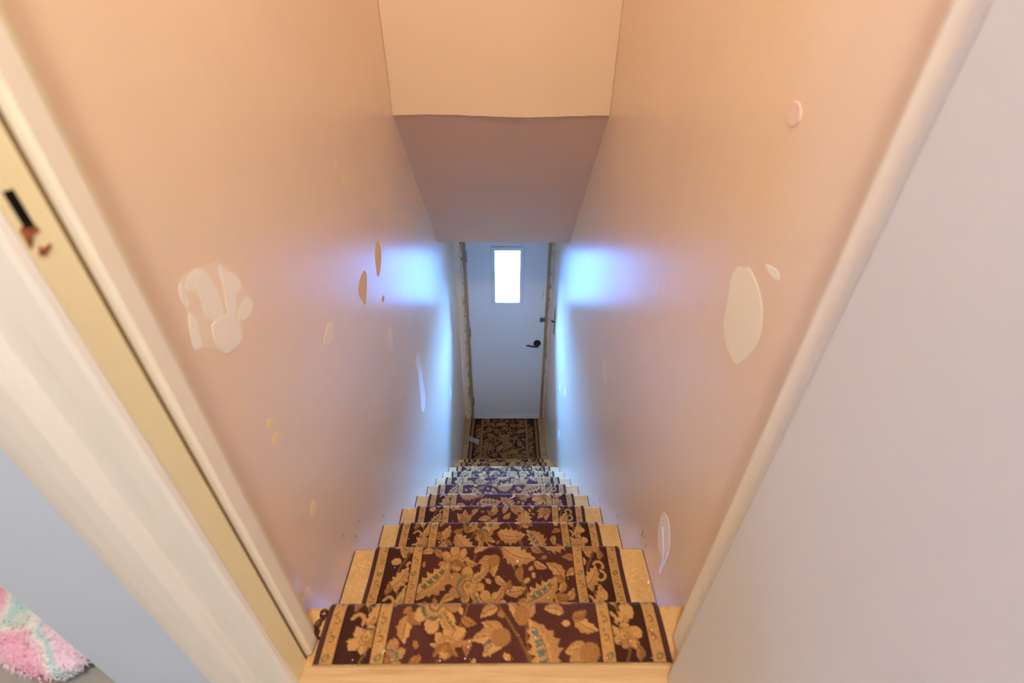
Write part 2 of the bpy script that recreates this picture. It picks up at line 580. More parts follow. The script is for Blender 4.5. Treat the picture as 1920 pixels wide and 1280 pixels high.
def weave(u, s):
    rg = np.random.RandomState(11)
    U, Sg = np.meshgrid(u, s)
    C = np.empty(U.shape + (3,))
    a = np.abs(U)
    h = CW / 2
    C[:] = FIELD
    fl = (a > 0.302 * CW) & (a < 0.440 * CW)
    C[fl] = FIELD2
    def win(c, R):
        i0, i1 = np.searchsorted(s, c[1] - R), np.searchsorted(s, c[1] + R)
        j0, j1 = np.searchsorted(u, c[0] - R), np.searchsorted(u, c[0] + R)
        return slice(i0, i1), slice(j0, j1)
    def local(c, ang, R):
        sl = win(c, R)
        du, ds = U[sl] - c[0], Sg[sl] - c[1]
        ca, sa = math.cos(ang), math.sin(ang)
        return sl, du * ca + ds * sa, -du * sa + ds * ca
    def put(sl, mask, col, k=1.0):
        v = C[sl]
        v[mask] = v[mask] * (1 - k) + np.asarray(col) * k
    def leaf(c, ang, L, wd, serr=0.22, col=TAN, vein=TAN2, green=None, teeth=6):
        sl, x, y = local(c, ang, L)
        t = x / L
        tt = np.clip(t, 0, 1)
        yy = y + 0.12 * L * np.sin(tt * 3.0) - 0.06 * L
        half = wd * np.sin(np.pi * tt ** 0.8) ** 0.85 * (1 - serr + serr * 2 * np.abs((tt * teeth) % 1.0 - 0.35))
        inn = (t > 0) & (t < 1) & (np.abs(yy) < half)
        put(sl, inn, col)
        put(sl, inn & (yy < -0.30 * half), vein, 0.55)
        if green is not None:
            put(sl, inn & (yy > 0.10 * half) & (yy < 0.62 * half) & (t > 0.12) & (t < 0.85) & (((tt * teeth) % 1.0) < 0.72), green, 0.85)
        put(sl, inn & (np.abs(yy) < 0.0018) & (t < 0.85), TAN3, 0.7)
    def flower(c, ang, R, k=7, green=GRN, open_=9.0):
        sl, x, y = local(c, ang, R * 1.3)
        r = np.hypot(x, y * 1.12)
        th_ = np.arctan2(y, x)
        p1, p2 = rg.uniform(0, 6.28, 2)
        wob = 1 + 0.16 * np.sin(th_ + p1) + 0.10 * np.sin(2 * th_ + p2)
        pet = np.abs(np.cos(k * th_ / 2.0 + 0.5 * np.sin(th_ + p2)))
        edge = R * (0.60 + 0.40 * pet ** 0.6) * wob
        edge = np.where(np.abs(th_) < open_, edge, 0.36 * R)
        inn = r < edge
        put(sl, inn, TAN)
        put(sl, inn & (pet < 0.22) & (r > 0.30 * R), TAN3, 0.75)
        put(sl, inn & (np.sin(th_ - p1) > 0.2) & (r > 0.3 * R), TAN2, 0.65)
        put(sl, inn & (r > 0.42 * R) & (r < 0.62 * R) & (pet > 0.45), TAN2, 0.6)
        put(sl, inn & (r > 0.50 * R) & (r < 0.64 * R) & (np.cos(th_ - p2) > 0.3) & (pet > 0.3), green, 0.8)
        put(sl, inn & (r < 0.34 * R) & (r > 0.24 * R) & (np.sin(th_ + p1) > -0.3), TAN3, 0.8)
        put(sl, inn & (r < 0.14 * R), TAN3, 0.6)
    def tulip(c, ang, R):
        for da, L, wd in ((-0.62, R * 1.1, R * 0.30), (0.62, R * 1.1, R * 0.30), (0.0, R * 1.35, R * 0.34)):
            leaf(c, ang + da, L, wd, 0.05, TAN, TAN2, None, 3)
        leaf(c, ang + 0.30, R * 0.95, R * 0.10, 0.0, TEAL if rg.rand() < 0.5 else TAN3, TAN3, None, 2)
        blob((c[0] + 0.15 * R * math.cos(ang), c[1] + 0.15 * R * math.sin(ang)), ang, R * 0.42, R * 0.36, TAN2)
    def blob(c, ang, ra, rb, col, k=1.0):
        sl, x, y = local(c, ang, max(ra, rb) * 1.1)
        put(sl, (x / ra) ** 2 + (y / rb) ** 2 < 1, col, k)
    def ring(c, r, wd, col, a0=-9, a1=9, k=0.9):
        sl, x, y = local(c, 0, r + wd * 2)
        d = np.abs(np.hypot(x, y) - r)
        th_ = np.arctan2(y, x)
        put(sl, (d < wd) & (th_ > a0) & (th_ < a1), col, k)
    def vine(pts, wd, col):
        for (p, q) in zip(pts, pts[1:]):
            k = max(2, int(math.hypot(q[0] - p[0], q[1] - p[1]) / 0.003))
            for i in range(k):
                t = i / k
                blob((p[0] + (q[0] - p[0]) * t, p[1] + (q[1] - p[1]) * t), 0, wd, wd, col, 1.0)
    S1 = s[-1]
    # ---- centre field: winding stems, then leaves, then flower heads
    hw = 0.300 * CW
    for x0, ph in ((-0.11, 0.0), (0.02, 2.0), (0.12, 4.1)):
        pts = [(x0 + 0.055 * math.sin(ss * 13.0 + ph), ss) for ss in np.arange(0, S1, 0.02)]
        vine(pts, 0.0026, TAN3)
    placed = []
    def free(c, R):
        return all((c[0] - p[0]) ** 2 + (c[1] - p[1]) ** 2 > (0.86 * (R + p[2])) ** 2 for p in placed)
    kinds = []
    for Rr, tries, kind in ((0.046, 260, 'F'), (0.046, 1200, 'L'), (0.040, 1500, 'T'), (0.032, 1500, 'P'), (0.027, 3000, 'l'), (0.017, 5000, 's'), (0.010, 6000, 'b')):
        quota = {'F': int(S1 / 0.155), 'L': int(S1 / 0.075), 'T': int(S1 / 0.075), 'P': int(S1 / 0.08)}.get(kind, 10 ** 6)
        for _ in range(tries):
            c = (rg.uniform(-hw + 0.3 * Rr, hw - 0.3 * Rr), rg.uniform(0, S1))
            if quota > 0 and free(c, Rr):
                quota -= 1
                placed.append((c[0], c[1], Rr))
                kinds.append((kind, c, Rr * rg.uniform(1.0, 1.3), rg.uniform(0, 6.28)))
    order = 'bslPTLF'
    for kind, c, R, ang in sorted(kinds, key=lambda q: order.index(q[0])):
        b0 = (c[0] - R * 0.95 * math.cos(ang), c[1] - R * 0.95 * math.sin(ang))
        gsel = (GRN, TEAL, None, None)[rg.randint(4)]
        if kind == 'F':
            flower(c, ang, R * 1.02, rg.randint(6, 10), gsel if gsel is not None else TAN3)
            for da in (0.9, 2.6):
                leaf((c[0] + 0.5 * R * math.cos(ang + da), c[1] + 0.5 * R * math.sin(ang + da)), ang + da, R * 1.0, R * 0.24, 0.3, TAN, TAN2, GRN if da < 1 else None, 5)
        elif kind == 'L':
            leaf(b0, ang, R * 1.95, R * 0.62, 0.30, TAN, TAN2, gsel, 6)
        elif kind == 'T':
            tulip((c[0] - R * 0.5 * math.cos(ang), c[1] - R * 0.5 * math.sin(ang)), ang, R * 1.05)
        elif kind == 'P':
            flower((c[0] - R * 0.4 * math.cos(ang), c[1] - R * 0.4 * math.sin(ang)), ang, R * 1.25, rg.randint(7, 11), (GRN, TEAL)[rg.randint(2)], 1.35)
            leaf(c, ang + 2.4, R * 1.0, R * 0.22, 0.1, TAN2, TAN3, None, 3)
            leaf(c, ang - 2.4, R * 1.0, R * 0.22, 0.1, TAN2, TAN3, None, 3)
        elif kind == 'l':
            leaf(b0, ang, R * 1.9, R * 0.52, 0.18, TAN, TAN2, gsel if rg.rand() < 0.4 else None, 4)
            leaf(b0, ang + 0.9, R * 1.2, R * 0.36, 0.1, TAN2, TAN3, None, 3)
        elif kind == 's':
            leaf(b0, ang, R * 1.9, R * 0.50, 0.05, (TAN, TAN2)[rg.randint(2)], TAN2, None, 2)
        else:
            blob(c, ang, R * 0.75, R * 0.5, (TAN, TAN2)[rg.randint(2)])
    # ---- side bands: scrolls with leaves and buds
    bc, bh = 0.371 * CW, 0.066 * CW
    for sd in (-1, 1):
        per = 0.185
        q0 = 0.0
        vine([(sd * bc + 0.015 * math.sin(ss * 2 * math.pi / per), ss) for ss in np.arange(0, S1, 0.008)], 0.0026, TAN3)
        while q0 < S1 - per:
            for k in range(2):
                cs = q0 + per * (0.25 + 0.5 * k)
                dirn = 1 if k == 0 else -1
                cxx = sd * bc + dirn * 0.004
                if k == 0:
                    flower((cxx, cs), 0.4, 0.030, 6, GRN)
                    leaf((cxx, cs + 0.02), 1.3, 0.055, 0.015, 0.3, TAN, TAN2, None, 5)
                else:
                    leaf((cxx - 0.018, cs - 0.030), 1.0, 0.070, 0.022, 0.35, TAN, TAN2, (GRN, None)[rg.randint(2)], 5)
                ring((cxx - dirn * 0.026, cs + 0.004), 0.0125, 0.0036, TAN, -2.4, 1.6)
                ring((cxx - dirn * 0.024, cs + 0.030), 0.0125, 0.0036, TAN, -0.7, 3.0)
                blob((cxx + dirn * 0.018, cs + 0.045), rg.uniform(0, 3), 0.0135, 0.010, TAN)
                leaf((cxx + dirn * 0.024, cs - 0.045), 1.6, 0.034, 0.009, 0.1, TAN2, TAN3, None, 3)
                leaf((cxx - dirn * 0.006, cs + 0.056), 2.2, 0.030, 0.008, 0.1, TAN, TAN2, None, 3)
            q0 += per
    # ---- tan stripes with little curls and dark edges, maroon binding at both edges
    for e0, e1 in ((0.3025, 0.3435), (0.4415, 0.4815)):
        band = (a > e0 * CW) & (a < e1 * CW)
        C[band] = TAN * 0.93
        mid = (e0 + e1) / 2 * CW
        for sd in (-1, 1):
            ss, i = 0.01, 0
            while ss < S1:
                cc = (sd * mid + rg.uniform(-0.003, 0.003), ss)
                if i % 3 == 0:
                    blob(cc, 0.6, 0.0085, 0.0060, GRN, 0.7)
                    blob(cc, 0.6, 0.0035, 0.003, TAN, 0.8)
                else:
                    ring(cc, 0.0052, 0.0013, TAN3, -2.2, 2.4)
                    blob((cc[0] - 0.004, cc[1] + 0.012), 0.8, 0.0055, 0.0014, TAN3, 0.8)
                ss += 0.034
                i += 1
        for e in (e0, e1):
            ln = np.abs(a - e * CW) < 0.0016
            C[ln] = FIELD2 * 0.6
    C[a > 0.4825 * CW] = BIND
    landing_shade = np.clip((s - (S1 - 0.85)) / 0.30, 0, 1)            # shade of the unlit landing, multiplied into the runner colour
    C *= 1 - landing_shade[:, None, None] * np.array([0.46, 0.50, 0.50])
    C *= rg.uniform(0.86, 1.12, C.shape[:2])[..., None]
    return C

def grid_mesh(name, X, Y, Z, colr=None):
    ns, nu = X.shape
    co = np.stack([X, Y, Z], -1).reshape(-1, 3).astype(np.float32)
    idx = np.arange(ns * nu).reshape(ns, nu)
    q = np.stack([idx[:-1, :-1], idx[1:, :-1], idx[1:, 1:], idx[:-1, 1:]], -1).reshape(-1, 4)
    q = q[:, ::-1]
    me = bpy.data.meshes.new(name)
    me.vertices.add(len(co))
    me.vertices.foreach_set('co', co.ravel())
    me.loops.add(q.size)
    me.loops.foreach_set('vertex_index', q.ravel().astype(np.int32))
    me.polygons.add(len(q))
    me.polygons.foreach_set('loop_start', (np.arange(len(q)) * 4).astype(np.int32))
    me.polygons.foreach_set('use_smooth', np.ones(len(q), bool))
    me.update(calc_edges=True)
    me.validate()
    if colr is not None:
        at = me.color_attributes.new('weave', 'FLOAT_COLOR', 'POINT')
        rgba = np.ones((len(co), 4), np.float32)
        rgba[:, :3] = np.clip(colr.reshape(-1, 3), 0, 1)
        at.data.foreach_set('color', rgba.ravel())
    return me

u, s, X, Y, Z = build_runner()
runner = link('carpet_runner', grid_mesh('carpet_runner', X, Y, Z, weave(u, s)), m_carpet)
tag(runner, 'maroon and tan floral carpet runner laid down the stairs to the landing', 'carpet')

# frayed binding threads on the left edge of the top tread
bm = bmesh.new()
for k in range(3):
    rr = random.Random(40 + k)
    pts = []
    for i in range(14):
        t = i / 13
        pts.append((-0.351 - 0.012 * math.sin(t * 3.1) * (0.7 + 0.3 * k) + 0.002 * rr.uniform(-1, 1), 0.415 + 0.045 * t, 0.006 + 0.002 * k))
    tube(bm, pts, 0.0016, 6)
for k in range(2):
    pts = [(-0.358 + 0.007 * math.cos(a * 0.5), 0.462 + 0.006 * math.sin(a * 0.5) + 0.003 * k, 0.006 + 0.002 * k) for a in range(13)]
    tube(bm, pts, 0.0016, 6)
m_thread = paint('maroon_thread', tuple(BIND), rough=0.95, spec=0.05)
fr = done(bm, 'loose_thread', m_thread, runner)
fr['label'] = 'frayed maroon threads at the runner edge'

# ------------------------------------------------------------------ upstairs doorway, left side
HD = 2.31
jl = box('trim_1', -W2 + 0.0005, -0.366, 0.3460, 0.432, 0.0005, HD, m_jamb, kind=ST)
jl['label'] = 'yellowed door jamb on the left of the stair doorway'
stop_pts = [(-0.3655, 0.386), (-0.3575, 0.386), (-0.354, 0.3895), (-0.354, 0.413), (-0.357, 0.4175), (-0.3655, 0.4185)]
gs = box('seam_shade', -0.3662, -0.3650, 0.3815, 0.3862, 0.002, HD, m_seam, jl)  # thin strip coloured as the shadow gap between jamb and stop
st = prism('door_stop', stop_pts, 'z', 0.012, HD, m_trim, jl)
# moulded casing on the end of the partition, beside the jamb
cs_pts = [(-0.3665, 0.3450), (-0.3680, 0.3375), (-0.3730, 0.3350), (-0.3990, 0.3350), (-0.4020, 0.3365), (-0.4290, 0.3400),
          (-0.4315, 0.3395), (-0.4340, 0.3290), (-0.4420, 0.3245), (-0.4620, 0.3235), (-0.4850, 0.3255), (-0.5030, 0.3300),
          (-0.5110, 0.3345), (-0.5150, 0.3400), (-0.5150, 0.3450)]
tc = prism('trim_2', cs_pts, 'z', 0.0005, HD + 0.1, m_case, kind=ST)
tc['label'] = 'moulded white casing beside the left jamb'
# strike mortise, bare wood and chipped paint
box('strike_hole', -0.3662, -0.3652, 0.3530, 0.3615, 0.868, 0.897, m_dark, jl)
def chip(name, pts, X, sgn, th_, mat, parent):
    """thin raised patch on the plane x = X; pts are (y, z); its rim is feathered"""
    bm = bmesh.new()
    n = len(pts)
    ar = sum(pts[i][0] * pts[(i + 1) % n][1] - pts[(i + 1) % n][0] * pts[i][1] for i in range(n))
    o_ = 0.0007 if ar > 0 else -0.0007
    top = []
    for i in range(n):
        p, c, q = Vector(pts[i - 1]), Vector(pts[i]), Vector(pts[(i + 1) % n])
        e1, e2 = (c - p).normalized(), (q - c).normalized()
        nn = Vector((-(e1.y + e2.y), e1.x + e2.x))
        if nn.length > 1e-6: nn.normalize()
        top.append(c + nn * o_)
    a = [bm.verts.new((X + sgn * 0.0001, p[0], p[1])) for p in pts]
    b = [bm.verts.new((X + sgn * th_, p[0], p[1])) for p in top]
    for i in range(n):
        bm.faces.new((a[i], a[(i + 1) % n], b[(i + 1) % n], b[i]))
    for tri in tessellate_polygon([[Vector((p[0], p[1], 0)) for p in top]]):
        bm.faces.new([b[i] for i in tri])
    return done(bm, name, mat, parent)
chip('bare_wood', [(0.348, 0.868), (0.3575, 0.874), (0.3580, 0.862), (0.348, 0.852)], -0.3660, 1, 0.0008, m_rust, jl)
chip('bare_wood', [(0.357, 0.868), (0.363, 0.868), (0.364, 0.862), (0.358, 0.861)], -0.3660, 1, 0.0007, m_rust, jl)
chip('bare_wood', [(0.351, 0.846), (0.356, 0.853), (0.358, 0.850), (0.366, 0.851), (0.366, 0.848), (0.356, 0.843)], -0.3660, 1, 0.0007, m_rust, jl)
chip('paint_chip_mark', [(0.352, 0.925), (0.358, 0.927), (0.358, 0.922), (0.353, 0.920)], -0.3660, 1, 0.0006, m_trim, jl)

# right side
jr = box('trim_3', 0.366, W2 - 0.0005, 0.3460, 0.432, 0.0005, HD, m_jamb, kind=ST)
jr['label'] = 'door jamb on the right of the stair doorway'
prism('door_stop', [(0.3655, 0.386), (0.3560, 0.386), (0.3525, 0.3895), (0.3525, 0.413), (0.3555, 0.4175), (0.3655, 0.4185)], 'z', 0.012, HD, m_trim, jr)
box('trim_4', -0.366, 0.366, 0.3460, 0.432, HD, HD + 0.05, m_trim, kind=ST)
box('wall_over_door', -W2, W2, 0.345, 0.45, HD + 0.05, CEIL, m_hall, kind=ST)

# open door leaf, swung towards the viewer on the right
door2 = empty('door_2', (0.321, 0.346, 0.008))
door2['kind'] = ST
door2['label'] = 'flat white door swung open on the right of the stair doorway'
lf = box('leaf', 0.0, 0.035, -0.80, 0.0, 0.0, HD - 0.02, m_leaf, None, bev=0.0025)
lf.parent = door2
door2.rotation_euler = (0, 0, math.radians(1.2))
for zz in (0.25, 1.15, 2.05):
    bm = bmesh.new()
    bm_box(bm, 0.0355, 0.0375, -0.045, 0.002, zz - 0.045, zz + 0.045)
    tube(bm, [(0.040, 0.004, zz - 0.045), (0.040, 0.004, zz + 0.045)], 0.005, 10)
    h = done(bm, 'hinge', m_steel, None)
    h.parent = door2

# ------------------------------------------------------------------ fluffy rug at the foot of the bedroom door
def build_cushion():
    pv = np.array([(-0.757, 0.375), (-0.768, 0.352), (-0.81, 0.345), (-0.88, 0.358), (-0.965, 0.388), (-1.06, 0.400), (-1.13, 0.435),
                   (-1.145, 0.50), (-1.11, 0.535), (-1.04, 0.535), (-0.95, 0.525), (-0.85, 0.485), (-0.782, 0.43)])
    for _ in range(2):
        nx = np.roll(pv, -1, 0)
        pv = np.stack([0.75 * pv + 0.25 * nx, 0.25 * pv + 0.75 * nx], 1).reshape(-1, 2)
    rg = np.random.RandomState(5)
    c = pv.mean(0)
    bm = bmesh.new()
    K = 26
    rings = []
    for i in range(K):
        t = i / (K - 1) * math.pi * 0.97 + 0.02           # bottom to top
        k = math.sin(t) ** 0.55
        z = 0.034 - 0.033 * math.cos(t)
        ring = []
        for p in pv:
            j_ = rg.uniform(-0.0012, 0.0012)
            q = c + (p - c) * (k + j_)
            ring.append(bm.verts.new((q[0], q[1], max(0.0008, z + rg.uniform(-0.0015, 0.0015)))))
        rings.append(ring)
    n = len(pv)
    for A, B in zip(rings, rings[1:]):
        for k in range(n):
            bm.faces.new((A[k], A[(k + 1) % n], B[(k + 1) % n], B[k]))
    bm.faces.new(rings[0]); bm.faces.new(rings[-1])
    # plush pile: short fine tufts all over
    base = [(v.co.copy(), (v.co - Vector((c[0], c[1], 0.034))).normalized()) for r in rings[4:] for v in r]
    for co, nr in base:
        for _ in range(3):
            d = (nr + Vector(rg.uniform(-0.8, 0.8, 3))).normalized()
            if d.z < -0.2 and co.z < 0.02: continue
            o = co + Vector(rg.uniform(-0.005, 0.005, 3))
            o.z = max(0.003, o.z)
            tip = o + d * rg.uniform(0.005, 0.011)
            tip.z = max(0.001, tip.z)
            sd_ = d.cross(Vector((0, 0, 1)))
            sd_ = sd_.normalized() * 0.0016 if sd_.length > 1e-4 else Vector((0.0016, 0, 0))
            bm.faces.new([bm.verts.new(x) for x in (o - sd_, o + sd_, tip)])
    return done(bm, 'fluffy_cushion', m_rug, smooth=True)
rug = build_cushion()
tag(rug, 'fluffy tie-dye cushion in pastel pink, lilac and aqua on grey floor behind blue wall corner', 'cushion')

# ------------------------------------------------------------------ entrance door
DX0, DX1 = -0.3185, 0.3625
door1 = empty('door_1', (0.022, DY, ZL))
door1['kind'] = ST
door1['label'] = 'white entrance door with a small lit window at the foot of the stairs'
zb, zt = ZL + 0.058, dz1 + 0.004
gx0, gx1, gz0, gz1 = -0.082, 0.134, ZL + 1.365, ZL + 1.858
bm = bmesh.new()
for b in ((DX0, gx0, zb, zt), (gx1, DX1, zb, zt), (gx0, gx1, zb, gz0), (gx0, gx1, gz1, zt)):
    bm_box(bm, b[0], b[1], DY, DY + 0.044, b[2], b[3])
bmesh.ops.remove_doubles(bm, verts=bm.verts[:], dist=1e-5)
done(bm, 'leaf', m_front, door1)
# raised frame round the glass
fo = 0.030
lite = None
bm = bmesh.new()
def ringframe(bm, x0, x1, z0, z1, wdt, y0, y1):
    prof = [(0.0, y0), (0.0, y1 + 0.004), (0.004, y1), (wdt - 0.008, y1), (wdt, y1 + 0.005), (wdt, y0)]
    rings = []
    for d, y in prof:
        rings.append([bm.verts.new(c) for c in ((x0 + d, y, z0 + d), (x1 - d, y, z0 + d), (x1 - d, y, z1 - d), (x0 + d, y, z1 - d))])
    for A, B in zip(rings, rings[1:]):
        for k in range(4):
            bm.faces.new((A[k], A[(k + 1) % 4], B[(k + 1) % 4], B[k]))
ringframe(bm, gx0 - fo, gx1 + fo, gz0 - fo + 0.006, gz1 + fo, fo + 0.006, DY, DY - 0.010)
done(bm, 'window_frame', m_front, door1)
box('pane', gx0, gx1, DY + 0.020, DY + 0.024, gz0, gz1, m_glass, door1)
portal('door_portal', ((gx0 + gx1) / 2, DY + 0.05, (gz0 + gz1) / 2), (math.radians(90), 0, math.radians(180)), gx1 - gx0, gz1 - gz0)
# weather strips at the bottom, peeling
for k, (z0, z1, yo) in enumerate(((0.003, 0.018, 0.012), (0.022, 0.036, 0.008), (0.040, 0.056, 0.004))):
    rr = random.Random(60 + k)
    bm = bmesh.new()
    rows = []
    for i in range(19):
        x = DX0 + 0.002 + (DX1 - DX0 - 0.004) * i / 18
        a, b = rr.uniform(-0.0022, 0.0016), rr.uniform(-0.0022, 0.0016)
        rows.append([bm.verts.new(c) for c in ((x, DY - yo + rr.uniform(-.001, .001), ZL + z0 + a), (x, DY - yo, ZL + z1 + b), (x, DY + 0.03, ZL + z1 + b), (x, DY + 0.03, ZL + z0 + a))])
    for A, B in zip(rows, rows[1:]):
        for q in range(4):
            bm.faces.new((A[q], A[(q + 1) % 4], B[(q + 1) % 4], B[q]))
    bm.faces.new(rows[0]); bm.faces.new(rows[-1])
    done(bm, 'weather_strip', m_front, door1)
box('dark_gap', DX0 + 0.004, DX1 - 0.004, DY + 0.006, DY + 0.04, ZL + 0.001, ZL + 0.058, m_dark, door1)
# lever handle
hx, hz = 0.303, ZL + 0.943
bm = bmesh.new()
disc(bm, (hx, DY, hz), 0.034, 0.012, 'y', 32, 0.004)
disc(bm, (hx, DY - 0.012, hz - 0.002), 0.014, 0.034, 'y', 20, 0.002)
rose = done(bm, 'handle_rose', m_black, door1, smooth=False)
bm = bmesh.new()
tube(bm, [(hx + 0.008, DY - 0.050, hz - 0.002), (hx - 0.005, DY - 0.052, hz - 0.003), (hx - 0.03, DY - 0.052, hz - 0.006), (hx - 0.055, DY - 0.052, hz - 0.003),
          (hx - 0.08, DY - 0.052, hz + 0.004), (hx - 0.102, DY - 0.052, hz + 0.006)], [0.012, 0.013, 0.010, 0.009, 0.009, 0.007], 12, 0.8)
done(bm, 'lever_handle', m_black, door1, smooth=True)
# four screw holes left by an old bolt
for k, (x, z) in enumerate(((0.334, 1.485), (0.331, 1.462), (0.337, 1.447), (0.335, 1.424))):
    bm = bmesh.new(); disc(bm, (x, DY, ZL + z), 0.0035, 0.0008, 'y', 10, 0.0002)
    done(bm, 'screw_hole', m_dark, door1)
# latch plate across door and jamb
bm = bmesh.new()
bm_box(bm, 0.318, 0.390, DY - 0.014, DY - 0.011, ZL + 1.180, ZL + 1.222, 0.001)
bm_box(bm, 0.318, 0.345, DY - 0.020, DY - 0.0135, ZL + 1.190, ZL + 1.212, 0.002)
for zz in (1.190, 1.212):
    disc(bm, (0.380, DY - 0.014, ZL + zz), 0.006, 0.003, 'y', 12, 0.001)
lp = done(bm, 'latch_plate', m_brass, door1)
# hinge barrels on the left edge
for zz in (1.80, 1.06, 0.23):
    bm = bmesh.new()
    tube(bm, [(DX0 - 0.001, DY - 0.008, ZL + zz - 0.05), (DX0 - 0.001, DY - 0.008, ZL + zz + 0.05)], 0.0065, 10)
    bm_box(bm, DX0, DX0 + 0.010, DY - 0.002, DY + 0.001, ZL + zz - 0.05, ZL + zz + 0.05)
    done(bm, 'hinge', m_steel, door1)

# raw wood jambs and torn plaster edges beside the door
t5 = rough_board('trim_5', -0.3455, DX0 - 0.002, DY - 0.016, DY + 0.12, ZL, dz1 + 0.01, 0.002, 40, m_raw, kind=ST, seed=4)
t5['label'] = 'raw wood jamb on the hinge side of the entrance door'
t6 = rough_board('trim_6', DX1 + 0.002, 0.388, DY - 0.016, DY + 0.12, ZL, dz1 + 0.01, 0.002, 40, m_raw, kind=ST, seed=5)
t6['label'] = 'raw wood jamb on the latch side of the entrance door'
rough_board('torn_plaster', -0.3640, -0.3440, DY - 0.022, DY + 0.10, ZL, dz1 + 0.01, 0.006, 60, m_torn, t5, seed=8).matrix_parent_inverse = Matrix.Identity(4)
rough_board('torn_plaster', 0.3865, 0.4000, DY - 0.022, DY + 0.10, ZL, dz1 + 0.01, 0.005, 60, m_torn, t6, seed=9).matrix_parent_inverse = Matrix.Identity(4)
for par, a, b in ((t5, -0.343, -0.304), (t6, 0.348, 0.386)):
    box('door_stop', a, b, DY + 0.0465, DY + 0.075, ZL + 0.0005, dz1 + 0.009, m_raw, par).matrix_parent_inverse = Matrix.Identity(4)
box('trim_8', -0.303, 0.347, DY + 0.0465, DY + 0.09, ZL + 0.0005, ZL + 0.064, m_raw, kind=ST)
box('trim_9', -0.303, 0.347, DY + 0.0465, DY + 0.09, dz1 - 0.02, dz1 + 0.009, m_raw, kind=ST)
box('trim_7', DX0 - 0.027, DX1 + 0.026, DY - 0.012, DY + 0.12, dz1 + 0.011, dz1 + 0.029, m_raw, kind=ST)
# broken base strip on the left of the landing
bs = rough_board('baseboard_left', -W2 + 0.0005, -W2 + 0.010, NY[10] + 0.01, DY - 0.014, ZL, ZL + 0.05, 0.0, 1, m_raw, kind=ST)

# black hook plate on the right wall near the door
bm = bmesh.new()
bm_box(bm, W2 - 0.004, W2, 3.105, 3.128, -1.010, -0.800, 0.0015)
bm_box(bm, W2 - 0.003, W2, 3.111, 3.122, -0.800, -0.770, 0.001)
hk = done(bm, 'wall_hook', m_black)
tag(hk, 'narrow black metal hook plate on the right wall beside the entrance door', 'hook')
bm = bmesh.new()
tube(bm, [(W2 - 0.004, 3.116, -0.895), (W2 - 0.018, 3.116, -0.893), (W2 - 0.022, 3.116, -0.880)], [0.006, 0.006, 0.007], 10)
done(bm, 'knob', m_black, hk, smooth=True).matrix_parent_inverse = Matrix.Identity(4)

